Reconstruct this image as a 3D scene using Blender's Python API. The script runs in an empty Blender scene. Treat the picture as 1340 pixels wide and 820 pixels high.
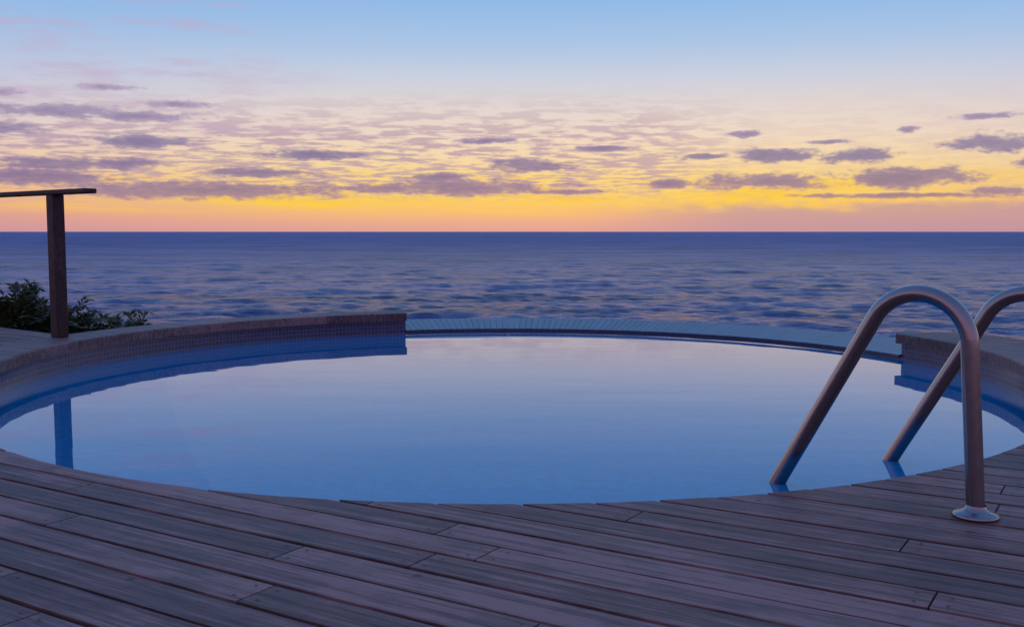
import bpy, bmesh, math, random
import numpy as np
from mathutils import Vector, Matrix
random.seed(7)
scene=bpy.context.scene
scene.view_settings.view_transform='Standard'
try: scene.view_settings.look='None'
except Exception: pass
scene.view_settings.exposure=0

def s2l(c):
    return tuple(((x/255)/12.92 if x/255<=.04045 else ((x/255+.055)/1.055)**2.4) for x in c)+(1,)

# ------------------------------------------------------------ node helpers
class NT:
    def __init__(s,nt): s.nt=nt
    def n(s,t,**k):
        nd=s.nt.nodes.new(t)
        for a,b in k.items():
            if a=='inp':
                for i,v in b.items():
                    if isinstance(v,bpy.types.NodeSocket): s.nt.links.new(v,nd.inputs[i])
                    else: nd.inputs[i].default_value=v
            else: setattr(nd,a,b)
        return nd
    def m(s,op,a,b=None,c=None,clamp=False):
        inp={0:a}
        if b is not None: inp[1]=b
        if c is not None: inp[2]=c
        return s.n('ShaderNodeMath',operation=op,use_clamp=clamp,inp=inp).outputs[0]
    def ramp(s,fac,stops,interp='LINEAR'):
        r=s.n('ShaderNodeValToRGB',inp={0:fac}); cr=r.color_ramp; cr.interpolation=interp
        while len(cr.elements)<len(stops): cr.elements.new(0.5)
        for e,(p,c) in zip(cr.elements,sorted(stops,key=lambda q:q[0])):
            e.position=p; e.color=c if len(c)==4 else tuple(c)+(1,)
        return r.outputs[0]
    def mix(s,f,a,b,bt='MIX'):
        r=s.n('ShaderNodeMix',data_type='RGBA',blend_type=bt)
        for sock,v in ((r.inputs[0],f),(r.inputs[6],a),(r.inputs[7],b)):
            if isinstance(v,bpy.types.NodeSocket): s.nt.links.new(v,sock)
            else: sock.default_value=v
        return r.outputs[2]
    def noise(s,vec,scale,detail=4,rough=.5,**k):
        nd=s.n('ShaderNodeTexNoise',inp={'Vector':vec,'Scale':scale,'Detail':detail,'Roughness':rough}); return nd.outputs[0]
    def mapping(s,vec,scale=(1,1,1),loc=(0,0,0),rot=(0,0,0)):
        return s.n('ShaderNodeMapping',inp={'Vector':vec,'Scale':scale,'Location':loc,'Rotation':rot}).outputs[0]
    def smooth(s,v,a,b):
        r=s.n('ShaderNodeMapRange',interpolation_type='SMOOTHSTEP',inp={0:v,1:a,2:b,3:0.,4:1.}); return r.outputs[0]

def mat(name):
    m=bpy.data.materials.new(name); m.use_nodes=True
    nt=m.node_tree; b=nt.nodes['Principled BSDF']
    return m,NT(nt),b

# ------------------------------------------------------------ world
w=bpy.data.worlds.new("World"); scene.world=w; w.use_nodes=True
W=NT(w.node_tree); bg=w.node_tree.nodes['Background']; out=w.node_tree.nodes['World Output']
tc=W.n('ShaderNodeTexCoord'); D=W.n('ShaderNodeVectorMath',operation='NORMALIZE',inp={0:tc.outputs['Generated']}).outputs[0]
sx=W.n('ShaderNodeSeparateXYZ',inp={0:D}); X,Y,Z=sx.outputs
az=W.m('MULTIPLY',W.m('ARCTAN2',X,Y),57.29578)
el=W.m('MULTIPLY',W.m('ARCSINE',Z),57.29578)
elp=W.m('MAXIMUM',el,0.)
fac=W.m('SQRT',W.m('DIVIDE',elp,90.))
def P(e): return math.sqrt(e/90)
center=[(0,(216,160,156)),(.5,(236,172,144)),(1.1,(247,192,118)),(1.8,(252,208,102)),(2.8,(252,214,130)),(3.8,(249,218,164)),(5.2,(242,219,196)),(6.8,(228,215,211)),(8.4,(204,210,226)),(10.2,(172,199,232)),(13,(138,185,234)),(18,(114,174,233)),(30,(100,158,226)),(50,(98,142,210)),(90,(86,122,192))]
side=[(0,(198,148,164)),(1,(224,160,152)),(2.5,(242,190,146)),(4.0,(236,205,182)),(6.0,(222,208,211)),(8.2,(190,199,225)),(11,(153,189,232)),(14,(130,177,233)),(18,(112,170,231)),(30,(98,154,222)),(50,(98,140,208)),(90,(86,122,192))]
back=[(0,(132,116,158)),(6,(160,134,170)),(14,(168,144,184)),(30,(140,140,190)),(50,(114,130,196)),(90,(86,122,192))]
rc=W.ramp(fac,[(P(e),s2l(c)) for e,c in center])
rs=W.ramp(fac,[(P(e),s2l(c)) for e,c in side])
rb=W.ramp(fac,[(P(e),s2l(c)) for e,c in back])
aaz=W.m('ABSOLUTE',W.m('SUBTRACT',az,5.))
col=W.mix(W.smooth(aaz,10.,38.),rc,rs)
col=W.mix(W.smooth(aaz,45.,140.),col,rb)
ae=W.n('ShaderNodeCombineXYZ',inp={0:az,1:el,2:0.}).outputs[0]
zz=W.m('ADD',W.m('MAXIMUM',Z,0.),.035)
pl=W.n('ShaderNodeCombineXYZ',inp={0:W.m('DIVIDE',X,zz),1:W.m('DIVIDE',Y,zz),2:0.}).outputs[0]
n1=W.noise(W.mapping(ae,(.42,1.2,1)),1.0,4,.58)
n2=W.noise(W.mapping(ae,(1.7,4.4,1),(9,4,0)),1.0,3,.6)
st=W.noise(W.mapping(ae,(.10,1.6,1)),1.0,4,.6)
glow=W.m('MULTIPLY',W.smooth(st,.44,.62),W.m('MULTIPLY',W.smooth(el,.7,1.6),W.m('SUBTRACT',1.,W.smooth(el,2.2,3.6))))
col=W.mix(W.m('MULTIPLY',glow,W.m('SUBTRACT',1.,W.smooth(aaz,12.,50.))),col,s2l((255,207,72)))
mo=W.noise(pl,3.6,4,.6)
band=W.m('MULTIPLY',W.smooth(el,1.4,2.6),W.m('SUBTRACT',1.,W.smooth(el,4.6,8.2)))
left=W.m('SUBTRACT',1.,W.m('MULTIPLY',W.smooth(az,6.,15.),.8))
mm=W.m('MULTIPLY',W.m('MULTIPLY',W.smooth(W.m('ADD',mo,W.m('MULTIPLY',n1,.5)),.66,.84),band),left)
col=W.mix(W.m('MULTIPLY',mm,.74),col,s2l((176,148,174)))
wi=W.noise(W.mapping(ae,(.13,.75,1),(7,2,0),(0,0,.25)),1.0,5,.65)
wm=W.m('MULTIPLY',W.m('MULTIPLY',W.smooth(wi,.47,.68),W.m('SUBTRACT',1.,W.smooth(az,-19.,-4.))),W.m('MULTIPLY',W.smooth(el,4.,6.),W.m('SUBTRACT',1.,W.smooth(el,11.5,15.))))
col=W.mix(W.m('MULTIPLY',wm,.5),col,s2l((196,168,198)))
CL=[(14.5,4.1,2.2,.38),(18.6,4.0,2.1,.42),(13.9,2.75,4.0,.48),(21,2.75,3.4,.60),(25.4,4.45,2.3,.48),(27.5,3.4,1.6,.25),
(8.8,2.6,1.3,.30),(12.7,5.26,.9,.2),(21.1,5.3,.6,.22),(24.8,5.8,1.5,.18),(25.6,2.0,2.4,.3),(.9,3.65,2.4,.40),
(-3,2.45,5.5,.46),(-11.1,4.2,3,.30),(-13.9,3.15,2.8,.28),(-19.8,4.7,3.2,.32),(-23.4,3.5,4.0,.36),(-17.0,2.2,8.5,.48),
(-25.2,2.75,4.5,.4),(-24.,6.1,4.0,.38),(-17.9,6.7,1.8,.22),(-20,6.0,3.3,.25),(10.6,4.1,1.4,.2),(-4.3,3.0,1.9,.25),(-7.3,2.35,2.8,.25),(-27,5.2,3.2,.36),(21,1.9,5,.15),(3,2.2,3,.13),(-27,6.9,2.2,.25),(-21.6,7.4,1.6,.2),(17,4.75,1.2,.15),(5,4.6,1.6,.16),(-1.5,5.0,1.8,.18)]
cm=None
for a,e,hw,hh in CL:
    v=W.n('ShaderNodeVectorMath',operation='MULTIPLY_ADD',inp={0:ae,1:(1/hw,1/hh,0),2:(-a/hw,-e/hh,0)}).outputs[0]
    r=W.n('ShaderNodeVectorMath',operation='LENGTH',inp={0:v}).outputs['Value']
    cm=r if cm is None else W.m('MINIMUM',cm,r)
nn=W.m('ADD',W.m('MULTIPLY',W.m('SUBTRACT',n1,.5),2.0),W.m('MULTIPLY',W.m('SUBTRACT',n2,.5),1.2))
cv=W.smooth(W.m('ADD',W.m('SUBTRACT',1.22,cm),nn),0.,.65)
ccol=W.ramp(W.m('DIVIDE',elp,8.),[(0,s2l((204,140,146))),(.25,s2l((162,130,154))),(.5,s2l((136,122,160))),(.8,s2l((168,150,182))),(1,s2l((190,172,200)))])
core=W.smooth(W.m('ADD',W.m('SUBTRACT',.75,cm),nn),0.,.8)
ccol=W.mix(W.m('MULTIPLY',core,.45),ccol,s2l((100,95,142)))
col=W.mix(W.m('MULTIPLY',cv,.86),col,ccol)
hz=W.m('MULTIPLY',W.m('MULTIPLY',W.smooth(az,2.,14.),W.m('SUBTRACT',1.,W.smooth(W.m('ADD',el,W.m('MULTIPLY',n1,-1.8)),.1,.9))),.7)
col=W.mix(hz,col,s2l((188,148,164)))
w.node_tree.links.new(col,bg.inputs[0]); bg.inputs[1].default_value=.97
sky=W.n('ShaderNodeTexSky',sky_type='NISHITA',sun_disc=False,sun_elevation=math.radians(1),sun_rotation=math.radians(5))
bg2=W.n('ShaderNodeBackground',inp={0:sky.outputs[0],1:.002})
ad=W.n('ShaderNodeAddShader',inp={0:bg.outputs[0],1:bg2.outputs[0]})
w.node_tree.links.new(ad.outputs[0],out.inputs[0])

sun=bpy.data.lights.new('sun','SUN'); sun.energy=.02; sun.angle=math.radians(50); sun.color=(1,.75,.5)
so=bpy.data.objects.new('sun',sun); scene.collection.objects.link(so)
so.rotation_euler=Vector((math.sin(math.radians(5)),math.cos(math.radians(5)),math.sin(math.radians(1)))).to_track_quat('Z','Y').to_euler()

# ------------------------------------------------------------ camera
f=1330.
cam=bpy.data.cameras.new('camera'); co=bpy.data.objects.new('camera',cam); scene.collection.objects.link(co)
cam.sensor_width=36; cam.lens=36*f/1340; cam.clip_end=200000; cam.clip_start=.05
pitch=math.atan(107/f)
co.location=(0,0,1); co.rotation_euler=(math.pi/2-pitch,0,0)
scene.camera=co

# ------------------------------------------------------------ materials
def wood(name,base,vary=.25,ang=0.,knots=True):
    m,N,b=mat(name)
    tc=N.n('ShaderNodeTexCoord'); O=tc.outputs['Object']
    at=N.n('ShaderNodeAttribute',attribute_name='rnd'); rnd=at.outputs['Fac']
    off=N.n('ShaderNodeCombineXYZ',inp={0:N.m('MULTIPLY',rnd,37.),1:N.m('MULTIPLY',rnd,11.),2:0.}).outputs[0]
    r=N.mapping(O,(1,1,1),(0,0,0),(0,0,-ang))
    v=N.n('ShaderNodeVectorMath',operation='ADD',inp={0:r,1:off}).outputs[0]
    g=N.noise(N.mapping(v,(1.4,42,20)),1.0,5,.78)
    bl=N.noise(v,3.0,5,.7)
    k=N.m('ADD',N.m('MULTIPLY',g,1.1),N.m('ADD',N.m('MULTIPLY',bl,.55),N.m('MULTIPLY',rnd,vary)))
    dark=tuple(c*.26 for c in base)+(1,); lite=tuple(min(1,c*1.75) for c in base)+(1,)
    c=N.ramp(k,[(.66,dark),(.90,tuple(base)+(1,)),(1.12,lite)])
    sn=N.smooth(N.noise(O,1.1,6,.7),.50,.62)
    c=N.mix(N.m('MULTIPLY',sn,.42),c,tuple(q*.36 for q in base)+(1,))
    vo=N.n('ShaderNodeTexVoronoi',inp={'Vector':v,'Scale':3.2}).outputs['Distance']
    sp=N.m('SUBTRACT',1.,N.smooth(vo,.02,.07))
    c=N.mix(N.m('MULTIPLY',sp,.8),c,tuple(q*.22 for q in base)+(1,))
    N.nt.links.new(c,b.inputs['Base Color'])
    N.nt.links.new(N.m('ADD',.40,N.m('MULTIPLY',bl,.35)),b.inputs['Roughness'])
    bp=N.n('ShaderNodeBump',inp={'Height':g,'Strength':1.0,'Distance':.005})
    N.nt.links.new(bp.outputs[0],b.inputs['Normal'])
    return m
BD=math.atan2(1.0,-1.6)
m_deck=wood('weathered_deck_wood',(.225,.113,.100),.16,BD)
m_cop=wood('coping_wood',(.165,.094,.09),.2,BD)
m_rail=wood('dark_railing_wood',(.06,.020,.020),.1,0)

m_water,N,b=mat('pool_water')
tc=N.n('ShaderNodeTexCoord'); O=tc.outputs['Object']
b.inputs['Roughness'].default_value=.02; b.inputs['IOR'].default_value=1.33
h=N.noise(N.mapping(O,(1,2.2,1)),.9,2,.45)
N.nt.links.new(N.n('ShaderNodeBump',inp={'Height':h,'Strength':.25,'Distance':.006}).outputs[0],b.inputs['Normal'])
tl=N.noise(O,16,3,.65)
N.nt.links.new(N.mix(N.smooth(tl,.35,.65),(.002,.185,.40,1),(.003,.235,.48,1)),b.inputs['Base Color'])

m_sea,N,b=mat('sea_water')
tc=N.n('ShaderNodeTexCoord'); O=tc.outputs['Object']
a1=N.noise(N.mapping(O,(.15,.42,1)),1.0,6,.70)
N.nt.links.new(N.n('ShaderNodeBump',inp={'Height':a1,'Strength':1.,'Distance':2.3}).outputs[0],b.inputs['Normal'])
a3=N.noise(N.mapping(O,(.008,.04,1)),1.0,8,.80)
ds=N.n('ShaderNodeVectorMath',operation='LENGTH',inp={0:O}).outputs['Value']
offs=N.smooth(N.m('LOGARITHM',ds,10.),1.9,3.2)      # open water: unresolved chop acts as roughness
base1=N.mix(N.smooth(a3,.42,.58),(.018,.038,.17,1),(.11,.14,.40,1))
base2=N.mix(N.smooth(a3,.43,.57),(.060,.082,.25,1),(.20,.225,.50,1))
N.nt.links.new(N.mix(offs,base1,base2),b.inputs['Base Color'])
N.nt.links.new(N.m('ADD',.12,N.m('MULTIPLY',offs,.38)),b.inputs['Roughness'])
N.nt.links.new(N.m('SUBTRACT',.46,N.m('MULTIPLY',offs,.22)),b.inputs['Specular IOR Level'])
b.inputs['IOR'].default_value=1.30
b.inputs['Specular Tint'].default_value=(.66,.75,1,1)

def tile(name,c1,c2,mo,rough=.2):
    m,N,b=mat(name)
    tc=N.n('ShaderNodeTexCoord'); U=tc.outputs['UV']
    br=N.n('ShaderNodeTexBrick',offset=0.,inp={'Vector':U,'Color1':c1,'Color2':c2,'Mortar':mo,'Scale':1.,'Mortar Size':.0035,'Brick Width':.036,'Row Height':.036})
    N.nt.links.new(br.outputs[0],b.inputs['Base Color']); b.inputs['Roughness'].default_value=rough
    return m
m_tile=tile('blue_mosaic_tile',(.025,.04,.12,1),(.06,.075,.19,1),(.16,.14,.19,1))
m_slat,N,b=mat('overflow_edge_tile')
tc=N.n('ShaderNodeTexCoord'); at=N.n('ShaderNodeAttribute',attribute_name='rnd')
c=N.ramp(N.m('ADD',N.m('MULTIPLY',at.outputs['Fac'],.35),N.m('MULTIPLY',N.noise(tc.outputs['Object'],8,4,.6),.6)),[(.2,(.03,.05,.12,1)),(.8,(.085,.11,.21,1))])
N.nt.links.new(c,b.inputs['Base Color']); b.inputs['Roughness'].default_value=.3

m_conc,N,b=mat('rendered_concrete')
tc=N.n('ShaderNodeTexCoord'); c=N.ramp(N.noise(tc.outputs['Object'],3,6,.6),[(.3,(.18,.16,.16,1)),(.7,(.3,.27,.27,1))])
N.nt.links.new(c,b.inputs['Base Color']); b.inputs['Roughness'].default_value=.9

m_steel,N,b=mat('brushed_stainless_steel')
tc=N.n('ShaderNodeTexCoord')
b.inputs['Base Color'].default_value=(.35,.30,.305,1); b.inputs['Metallic'].default_value=1
N.nt.links.new(N.m('ADD',.10,N.m('MULTIPLY',N.noise(tc.outputs['Object'],30,4,.6),.24)),b.inputs['Roughness'])

m_gr,N,b=mat('scrubby_ground')
tc=N.n('ShaderNodeTexCoord'); c=N.ramp(N.noise(tc.outputs['Object'],1.2,8,.65),[(.35,(.03,.04,.015,1)),(.6,(.1,.085,.05,1)),(.75,(.2,.16,.11,1))])
N.nt.links.new(c,b.inputs['Base Color']); b.inputs['Roughness'].default_value=.95

m_leaf,N,b=mat('bush_leaf')
at=N.n('ShaderNodeAttribute',attribute_name='rnd')
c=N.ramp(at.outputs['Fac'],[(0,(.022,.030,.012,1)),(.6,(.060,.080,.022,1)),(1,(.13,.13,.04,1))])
N.nt.links.new(c,b.inputs['Base Color']); b.inputs['Roughness'].default_value=.6

m_dark,N,b=mat('screw_metal'); b.inputs['Base Color'].default_value=(.03,.025,.03,1); b.inputs['Roughness'].default_value=.5

# ------------------------------------------------------------ mesh helpers
def new_obj(name,bm,mats,parent=None,smooth=False):
    me=bpy.data.meshes.new(name); bm.to_mesh(me); bm.free()
    ob=bpy.data.objects.new(name,me); scene.collection.objects.link(ob)
    for m in mats: me.materials.append(m)
    if smooth:
        for p in me.polygons: p.use_smooth=True
    if parent: ob.parent=parent
    return ob
def empty(name,loc=(0,0,0)):
    e=bpy.data.objects.new(name,None); scene.collection.objects.link(e); e.empty_display_size=.2; e.location=(0,0,0); return e

CX,CY,R=-.02,6.88,3.26
C=Vector((CX,CY))
dirv=Vector((math.cos(BD),math.sin(BD))); nrm=Vector((-dirv.y,dirv.x))
if nrm.y<0: nrm=-nrm
def boards(name,rin,rout,lo,hi,plo,phi,z,planes,width=.139,gap=.015,thick=.028,parent=None,screws=True,seed=1,joints=2.2):
    rng=random.Random(seed)
    bm=bmesh.new(); lay=bm.faces.layers.float.new('rnd')
    cc=C.dot(dirv); pc=C.dot(nrm)
    i0=int(math.floor(plo/(width+gap))); i1=int(math.ceil(phi/(width+gap)))
    scr=[]
    for i in range(i0,i1):
        wj=rng.uniform(-.003,.0015)
        p0=i*(width+gap)-wj/2; wd=width+wj; K=8
        cuts=[lo]; s=lo+rng.uniform(.3,joints)
        while s<hi: cuts.append(s); s+=rng.uniform(joints*.75,joints*1.35)
        cuts.append(hi)
        dz=rng.uniform(-.0015,.0015)
        for a,bb in zip(cuts[:-1],cuts[1:]):
            rv=rng.random(); a2=a+.003; b2=bb-.003
            for e in (a2+.04,b2-.04):
                for q in (.03,wd-.03): scr.append(dirv*(e+rng.uniform(-.006,.006))+nrm*(p0+q+rng.uniform(-.004,.004)))
            for k in range(K):
                pa=p0+wd*k/K; pb=p0+wd*(k+1)/K
                def w(p,r): return math.sqrt(max(0,r*r-(p-pc)**2))
                for side in (0,1):
                    ql=[]
                    ok=True
                    for p in (pa,pb):
                        wi=w(p,rin) if rin else 0
                        wo=w(p,rout) if rout else 1e3
                        if rout and wo<=0: ok=False; break
                        L,H=((cc-wo,cc-wi) if side==0 else (cc+wi,cc+wo))
                        ql.append((max(L,a2),min(H,b2)))
                    if not ok: continue
                    (l0,h0),(l1,h1)=ql
                    if h0-l0<=1e-5 and h1-l1<=1e-5: continue
                    h0=max(h0,l0); h1=max(h1,l1)
                    pts=[dirv*l0+nrm*pa,dirv*h0+nrm*pa,dirv*h1+nrm*pb,dirv*l1+nrm*pb]
                    vs=[bm.verts.new((v.x,v.y,z+dz)) for v in pts]
                    try:
                        fc=bm.faces.new(vs); fc[lay]=rv
                    except Exception: pass
    bmesh.ops.remove_doubles(bm,verts=bm.verts,dist=1e-5)
    bmesh.ops.dissolve_degenerate(bm,edges=bm.edges,dist=1e-5)
    for pco,pno in planes:
        bmesh.ops.bisect_plane(bm,geom=bm.verts[:]+bm.edges[:]+bm.faces[:],plane_co=pco,plane_no=pno,clear_outer=True)
    bmesh.ops.recalc_face_normals(bm,faces=bm.faces)
    for fc in bm.faces:
        if fc.normal.z<0: fc.normal_flip()
    r=bmesh.ops.extrude_face_region(bm,geom=bm.faces[:])
    nv=[g for g in r['geom'] if isinstance(g,bmesh.types.BMVert)]
    for v in bm.verts: v.co.z-=thick
    for v in nv: v.co.z+=thick
    bmesh.ops.recalc_face_normals(bm,faces=bm.faces)
    ob=new_obj(name,bm,[m_deck],parent)
    if screws:
        bm=bmesh.new()
        for s in scr:
            if s.y<1.2 or s.y>5.2: continue
            if (s-C).length<rin+.03: continue
            if any((Vector((s.x,s.y,z))-Vector(pc_)).dot(Vector(pn))>-.02 for pc_,pn in planes): continue
            bmesh.ops.create_circle(bm,cap_ends=True,segments=8,radius=.005,matrix=Matrix.Translation((s.x,s.y,z+.0025)))
        new_obj('deck_screws',bm,[m_dark],parent)
    return ob

deck=empty('wooden_deck')
RY=5.35
boards('lower_deck_boards',R+.012,None,-9,9,-4,12,.02,[((0,RY,0),(0,1,0)),((0,-3,0),(0,-1,0)),((7,0,0),(1,0,0)),((-7,0,0),(-1,0,0))],parent=deck,seed=11)
a_r=math.radians(19); a_l=math.radians(108.4)
RC=R+.32
boards('upper_deck_boards',RC+.006,R+.60,-9,9,-4,14,.2,[((0,RY,0),(0,-1,0)),((0,0,0),(-1,0,0)),((CX,CY,0),(-math.sin(a_r),math.cos(a_r),0))],parent=deck,screws=False,seed=3)
e0=Vector((-3.01,7.33)); ed=Vector((-1.13,.90)).normalized(); en=Vector((ed.y,-ed.x)); 
if en.y<0: en=-en
eo=e0+en*.12
boards('upper_deck_boards_left',RC+.006,None,-14,14,-4,16,.2,[((0,RY,0),(0,-1,0)),((-.5,0,0),(1,0,0)),((eo.x,eo.y,0),(en.x,en.y,0)),((-9,0,0),(-1,0,0))],parent=deck,screws=False,seed=4)

def box(bm,x0,x1,y0,y1,z0,z1):
    vs=[bm.verts.new((x,y,z)) for z in (z0,z1) for x,y in ((x0,y0),(x1,y0),(x1,y1),(x0,y1))]
    for q in ((0,3,2,1),(4,5,6,7),(0,1,5,4),(1,2,6,5),(2,3,7,6),(3,0,4,7)): bm.faces.new([vs[i] for i in q])
bm=bmesh.new()
box(bm,-9,-3.3,RY+.002,RY+.03,-.3,.17); box(bm,3.35,3.6,RY+.002,RY+.03,-.3,.17)
new_obj('step_riser',bm,[m_deck],deck)
bm=bmesh.new()
fa=eo-en*.03
pts=[fa+ed*.95,fa+ed*7]
vs=[bm.verts.new((p.x+o.x,p.y+o.y,z)) for z in (-.6,.17) for p,o in ((pts[0],Vector((0,0))),(pts[1],Vector((0,0))),(pts[1],-en*.03),(pts[0],-en*.03))]
for q in ((0,1,2,3),(7,6,5,4),(0,4,5,1),(1,5,6,2),(2,6,7,3),(3,7,4,0)): bm.faces.new([vs[i] for i in q])
bmesh.ops.recalc_face_normals(bm,faces=bm.faces)
new_obj('edge_fascia',bm,[m_deck],deck)

# ------------------------------------------------------------ pool
pool=empty('swimming_pool')
def sweep(name,prof,a0,a1,mats,parent,n=None,caps=True,seg=None,gapang=0.,seed=1,closed=True):
    bm=bmesh.new(); uvl=bm.loops.layers.uv.new('UVMap'); lay=bm.faces.layers.float.new('rnd')
    rng=random.Random(seed)
    pieces=[(a0,a1)]
    if seg:
        k=max(1,int(round(abs(a1-a0)/seg))); st=(a1-a0)/k
        pieces=[(a0+i*st+gapang/2*(1 if i else 0),a0+(i+1)*st-gapang/2*(1 if i<k-1 else 0)) for i in range(k)]
    L=[0]
    for (r0,z0),(r1,z1) in zip(prof,prof[1:]+prof[:1]): L.append(L[-1]+math.hypot(r1-r0,z1-z0))
    for b0,b1 in pieces:
        rv=rng.random()
        m=max(1,int(abs(b1-b0)/math.radians(1.0)))
        rings=[]
        for i in range(m+1):
            t=b0+(b1-b0)*i/m
            rings.append([bm.verts.new((CX+r*math.cos(t),CY+r*math.sin(t),z)) for r,z in prof])
        q=len(prof); rng_j=range(q) if closed else range(q-1)
        for i in range(m):
            t0=b0+(b1-b0)*i/m; t1=b0+(b1-b0)*(i+1)/m
            for j in rng_j:
                j2=(j+1)%q
                fc=bm.faces.new([rings[i][j],rings[i+1][j],rings[i+1][j2],rings[i][j2]]); fc[lay]=rv
                for lp,uv in zip(fc.loops,((t0*R,L[j]),(t1*R,L[j]),(t1*R,L[j+1]),(t0*R,L[j+1]))): lp[uvl].uv=uv
        if caps and closed:
            for rg in (rings[0],rings[-1]):
                fc=bm.faces.new(rg); fc[lay]=rv
    bmesh.ops.recalc_face_normals(bm,faces=bm.faces)
    return new_obj(name,bm,mats,parent)
al0=a_l; al1=math.radians(208); ar0=math.radians(-31); ar1=a_r
def coprof(ri,ro,zt,th,bv=.010):
    return [(ri,zt-th),(ri,zt-bv),(ri+bv*.3,zt-bv*.3),(ri+bv,zt),(ro-bv,zt),(ro,zt-bv),(ro,zt-th)]
for nm,a,b_ in (('coping_left',al0,al1),('coping_right',ar0,ar1)):
    sweep(nm,coprof(R-.06,RC,.205,.075),a,b_,[m_cop],pool,seg=math.radians(14),gapang=.0012)
    sweep('tiled_wall',[(R,-.5),(R,.128),(R+.2,.128),(R+.2,-.5)],a,b_,[m_tile],pool)
sweep('outer_wall_left',[(RC-.2,-1.6),(RC-.2,.128),(RC-.03,.128),(RC-.03,-1.6)],al0,al1,[m_conc],pool)
sweep('outer_wall_right',[(R+.37,-1.6),(R+.37,.17),(R+.54,.17),(R+.54,-1.6)],ar0,ar1,[m_conc],pool)
sweep('tiled_wall_near',[(R,-.5),(R,.006),(R+.1,.006),(R+.1,-.5)],al1,math.radians(360-31),[m_tile],pool)
sweep('overflow_wall',[(R,-.5),(R,.014),(R+.42,.064),(R+.42,-1.6)],a_r,a_l,[m_tile],pool)
sweep('overflow_edge_tiles',[(R-.03,.018),(R-.03,.036),(R+.46,.100),(R+.46,.080)],a_r,a_l,[m_slat],pool,seg=math.radians(1.0),gapang=.0009,seed=9)
bm=bmesh.new()
bmesh.ops.create_circle(bm,cap_ends=True,segments=200,radius=R+.005,matrix=Matrix.Translation((CX,CY,0)))
new_obj('pool_water',bm,[m_water],pool)

# ------------------------------------------------------------ handrails
def tube(bm,path,rad,seg=24):
    n=len(path); prev=None
    T=[(path[min(i+1,n-1)]-path[max(i-1,0)]).normalized() for i in range(n)]
    ref=T[0].cross(Vector((.3,.9,.1))).normalized()
    for i,p in enumerate(path):
        ref=(ref-T[i]*ref.dot(T[i])).normalized(); bi=T[i].cross(ref)
        ring=[bm.verts.new(p+(ref*math.cos(2*math.pi*k/seg)+bi*math.sin(2*math.pi*k/seg))*rad) for k in range(seg)]
        if prev:
            for k in range(seg): bm.faces.new([prev[k],prev[(k+1)%seg],ring[(k+1)%seg],ring[k]])
        else: bm.faces.new(ring)
        prev=ring
    bm.faces.new(prev[::-1])
def catmull(pts,m=14):
    P_=[pts[0]*2-pts[1]]+pts+[pts[-1]*2-pts[-2]]; o=[]
    for i in range(1,len(P_)-2):
        a,b,c,d=P_[i-1:i+3]
        for k in range(m):
            t=k/m
            o.append(.5*((2*b)+(c-a)*t+(2*a-5*b+4*c-d)*t*t+(3*b-a-3*c+d)*t**3))
    o.append(pts[-1]); return o
def rail(base,dr,top=1.0):
    bm=bmesh.new()
    c=Vector((.225,.62)); rr=.185
    path=[Vector((0,0.02)),Vector((.008,.15)),Vector((.02,.33)),Vector((.032,.5)),]
    a0=math.radians(176); a1=math.radians(30)
    for i in range(17):
        a=a0+(a1-a0)*i/16
        path.append(c+Vector((math.cos(a),math.sin(a)))*rr)
    e=path[-1]; tdir=Vector((.485,-.875)).normalized()
    for k in (.12,.3,.5,.75,1.0,1.3): path.append(e+tdir*k)
    p3=[Vector((base.x+dr.x*q.x,base.y+dr.y*q.x,q.y*top if q.y>.021 else q.y)) for q in path]
    p3=catmull(p3,5)
    tube(bm,p3,.0305)
    n=36; prof=[(0.0,.0215),(.074,.0215),(.077,.026),(.072,.033),(.047,.040),(.036,.050),(.0325,.062)]
    prev=None
    for r_,z_ in prof:
        ring=[bm.verts.new((base.x+r_*math.cos(2*math.pi*k/n),base.y+r_*math.sin(2*math.pi*k/n),z_)) for k in range(n)] if r_>0 else None
        if prev and ring:
            for k in range(n): bm.faces.new([prev[k],prev[(k+1)%n],ring[(k+1)%n],ring[k]])
        prev=ring
    bmesh.ops.recalc_face_normals(bm,faces=bm.faces)
    return new_obj('pool_handrail',bm,[m_steel],None,True)
dr=Vector((-.689,.725))
rail(Vector((1.60,3.44)),dr,.97)
rail(Vector((2.20,3.84)),dr,.94)

# ------------------------------------------------------------ railing
rl=empty('deck_railing')
def obox(bm,a,b,wd,z0,z1,za=0,zb=0,rad=.006):
    d=(b-a).normalized(); n_=Vector((-d.y,d.x))*wd/2
    vs=[bm.verts.new((p.x,p.y,z+dz)) for z in (z0,z1) for p,dz in ((a-n_,za),(b-n_,zb),(b+n_,zb),(a+n_,za))]
    fs=[bm.faces.new([vs[i] for i in q]) for q in ((0,3,2,1),(4,5,6,7),(0,1,5,4),(1,2,6,5),(2,3,7,6),(3,0,4,7))]
bm=bmesh.new()
a=e0+ed*.02; b_=e0+ed*6.0
obox(bm,a,b_,.10,1.274,1.310)
bmesh.ops.recalc_face_normals(bm,faces=bm.faces)
o=new_obj('handrail_cap',bm,[m_rail],rl)
bv=o.modifiers.new('b','BEVEL'); bv.width=.008; bv.segments=2
bm=bmesh.new()
for t in (.53,2.6,4.6):
    p=e0+ed*t
    obox(bm,p-ed*.05,p+ed*.05,.09,.206,1.2735)
bmesh.ops.recalc_face_normals(bm,faces=bm.faces)
o=new_obj('posts',bm,[m_rail],rl)
bv=o.modifiers.new('b','BEVEL'); bv.width=.005; bv.segments=2

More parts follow.
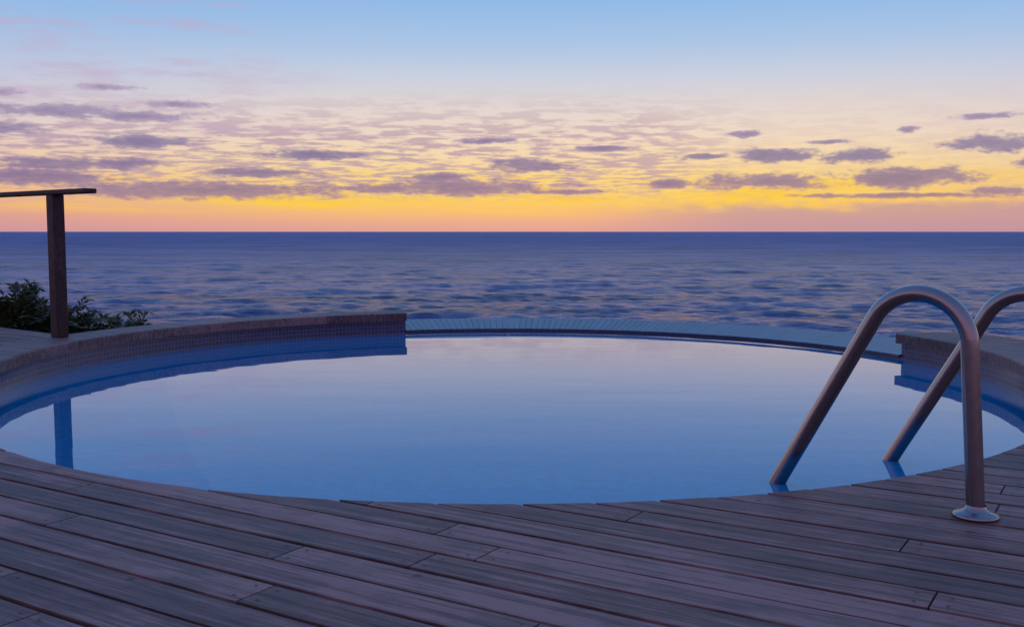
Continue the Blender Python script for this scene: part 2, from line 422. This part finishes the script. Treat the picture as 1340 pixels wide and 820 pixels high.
# ------------------------------------------------------------ sea (real wave geometry, fan of cells reaching the horizon)
def make_sea():
    rng=np.random.default_rng(4)
    H=9.0
    az_=np.radians(np.linspace(-75,75,1200))
    tana=np.concatenate([np.linspace(.36,.105,60,endpoint=False),np.linspace(.105,.0040,420,endpoint=False),np.geomspace(.0040,.00015,24)])
    dist=H/tana
    A,Dm=np.meshgrid(az_,dist)
    x=Dm*np.sin(A); y=Dm*np.cos(A); z=np.zeros_like(x)
    cell=np.gradient(dist)[:,None]
    cell=np.abs(cell); cellt=(Dm*np.radians(150/1200))
    for lam,amp,nw,spread in ((60,.16,5,.3),(26,.14,8,.4),(12,.14,10,.5),(6.5,.10,12,.6),(3.6,.060,12,.75),(2.0,.030,10,.9)):
        for _ in range(nw):
            L=lam*rng.uniform(.72,1.35); th=rng.normal(0,spread)+.2
            k=2*np.pi/L; ph=rng.uniform(0,6.28)
            kx,ky=k*math.sin(th),k*math.cos(th)
            fade=np.clip((L/abs(math.cos(th)+1e-3)/np.maximum(cell,1e-3)-2.)/3.,0,1)*np.clip((L/cellt-2.)/3.,0,1)
            s=np.sin(kx*x+ky*y+ph+.8*np.sin(kx*.13*x-ky*.11*y+ph*2))
            s=(np.exp(.7*s)-1.27)/1.2
            z+=fade*amp/math.sqrt(nw)*s*1.5
    z=z-8.0
    far=np.clip((Dm-3000)/3000,0,1); z=z*(1-far)-8.0*far
    nr,nc=x.shape
    co_=np.stack([x,y,z],-1).reshape(-1,3).astype(np.float32)
    idx=np.arange(nr*nc).reshape(nr,nc)
    q=np.stack([idx[:-1,:-1],idx[:-1,1:],idx[1:,1:],idx[1:,:-1]],-1).reshape(-1,4)
    me=bpy.data.meshes.new('sea'); me.vertices.add(len(co_)); me.vertices.foreach_set('co',co_.ravel())
    me.loops.add(q.size); me.loops.foreach_set('vertex_index',q[:,::-1].ravel().astype(np.int32))
    me.polygons.add(len(q)); me.polygons.foreach_set('loop_start',np.arange(0,q.size,4,dtype=np.int32)); 
    me.polygons.foreach_set('use_smooth',np.ones(len(q),dtype=bool))
    me.update(calc_edges=True); me.validate()
    if me.polygons[0].normal.z<0: me.flip_normals()
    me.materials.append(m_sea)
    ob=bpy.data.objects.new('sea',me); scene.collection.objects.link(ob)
make_sea()
bm=bmesh.new(); NX,NY=90,90
def gz(x,y):
    base=-.75
    t=max(0,y-9.5)
    z=base-t*.62-.25*math.sin(x*.7+1)*min(1,t)-.2*math.sin(x*1.9+y*1.3)*min(1,t*.5)
    return max(z,-10.5)
g=[[bm.verts.new((-90+180*i/NX,-60+105*j/NY,gz(-90+180*i/NX,-60+105*j/NY))) for j in range(NY+1)] for i in range(NX+1)]
for i in range(NX):
    for j in range(NY): bm.faces.new([g[i][j],g[i+1][j],g[i+1][j+1],g[i][j+1]])
bmesh.ops.delete(bm,geom=[fc for fc in bm.faces if (Vector(fc.calc_center_median()[:2])-C).length<1.5],context='FACES')
new_obj('ground',bm,[m_gr],None,True)

# ------------------------------------------------------------ bush
def bush(cxs,seed,name='bush'):
    rng=random.Random(seed)
    bm=bmesh.new(); lay=bm.faces.layers.float.new('rnd')
    for (bx,by,bz,rad,hgt,cnt) in cxs:
        for _ in range(cnt):
            ang=rng.uniform(0,6.283); out=rng.uniform(.2,1)*rad; h=hgt*rng.uniform(.55,1.05)*(1-.35*(out/rad)**2)
            p0=Vector((bx+rng.uniform(-.1,.1),by+rng.uniform(-.1,.1),bz))
            d=Vector((math.cos(ang),math.sin(ang),0))
            n=16; pts=[]
            for i in range(n+1):
                t=i/n
                pts.append(p0+d*out*t**1.3+Vector((0,0,h*math.sin(t*1.75)/math.sin(1.57)))+Vector((rng.gauss(0,.006),rng.gauss(0,.006),rng.gauss(0,.006))))
            shade=rng.random()
            for i in range(n):
                q=(pts[i+1]-pts[i]).normalized(); sd=q.cross(Vector((0,0,1))); 
                if sd.length<.01: continue
                sd.normalize(); u=sd.cross(q)
                w_=.004
                fc=bm.faces.new([bm.verts.new(v) for v in (pts[i]-sd*w_,pts[i]+sd*w_,pts[i+1]+sd*w_,pts[i+1]-sd*w_)]); fc[lay]=.3
                if i<4: continue
                for s_ in (-1,1):
                    for k in range(2):
                        b0=pts[i].lerp(pts[i+1],k*.5)
                        ln=rng.uniform(.05,.10)*(1-.4*abs(i/n-.6)); 
                        dd=(sd*s_*rng.uniform(.6,1)+q*rng.uniform(.3,.8)+u*rng.uniform(-.3,.5)).normalized()
                        wv=dd.cross(u).normalized()*ln*.17
                        mid=b0+dd*ln*.5
                        fc=bm.faces.new([bm.verts.new(v) for v in (b0,mid+wv,b0+dd*ln,mid-wv)])
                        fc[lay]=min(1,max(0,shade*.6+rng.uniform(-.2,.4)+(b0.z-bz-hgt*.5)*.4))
    return new_obj(name,bm,[m_leaf])
bush([(-5.1,9.3,-.6,.9,1.18,170),(-4.5,9.2,-.6,.8,1.13,170),(-4.0,9.0,-.6,.6,1.0,120),(-5.8,9.7,-.6,.9,1.22,110),(-3.45,9.0,-.6,.66,.90,100),(-6.8,10.2,-.7,1,1.2,90)],3)
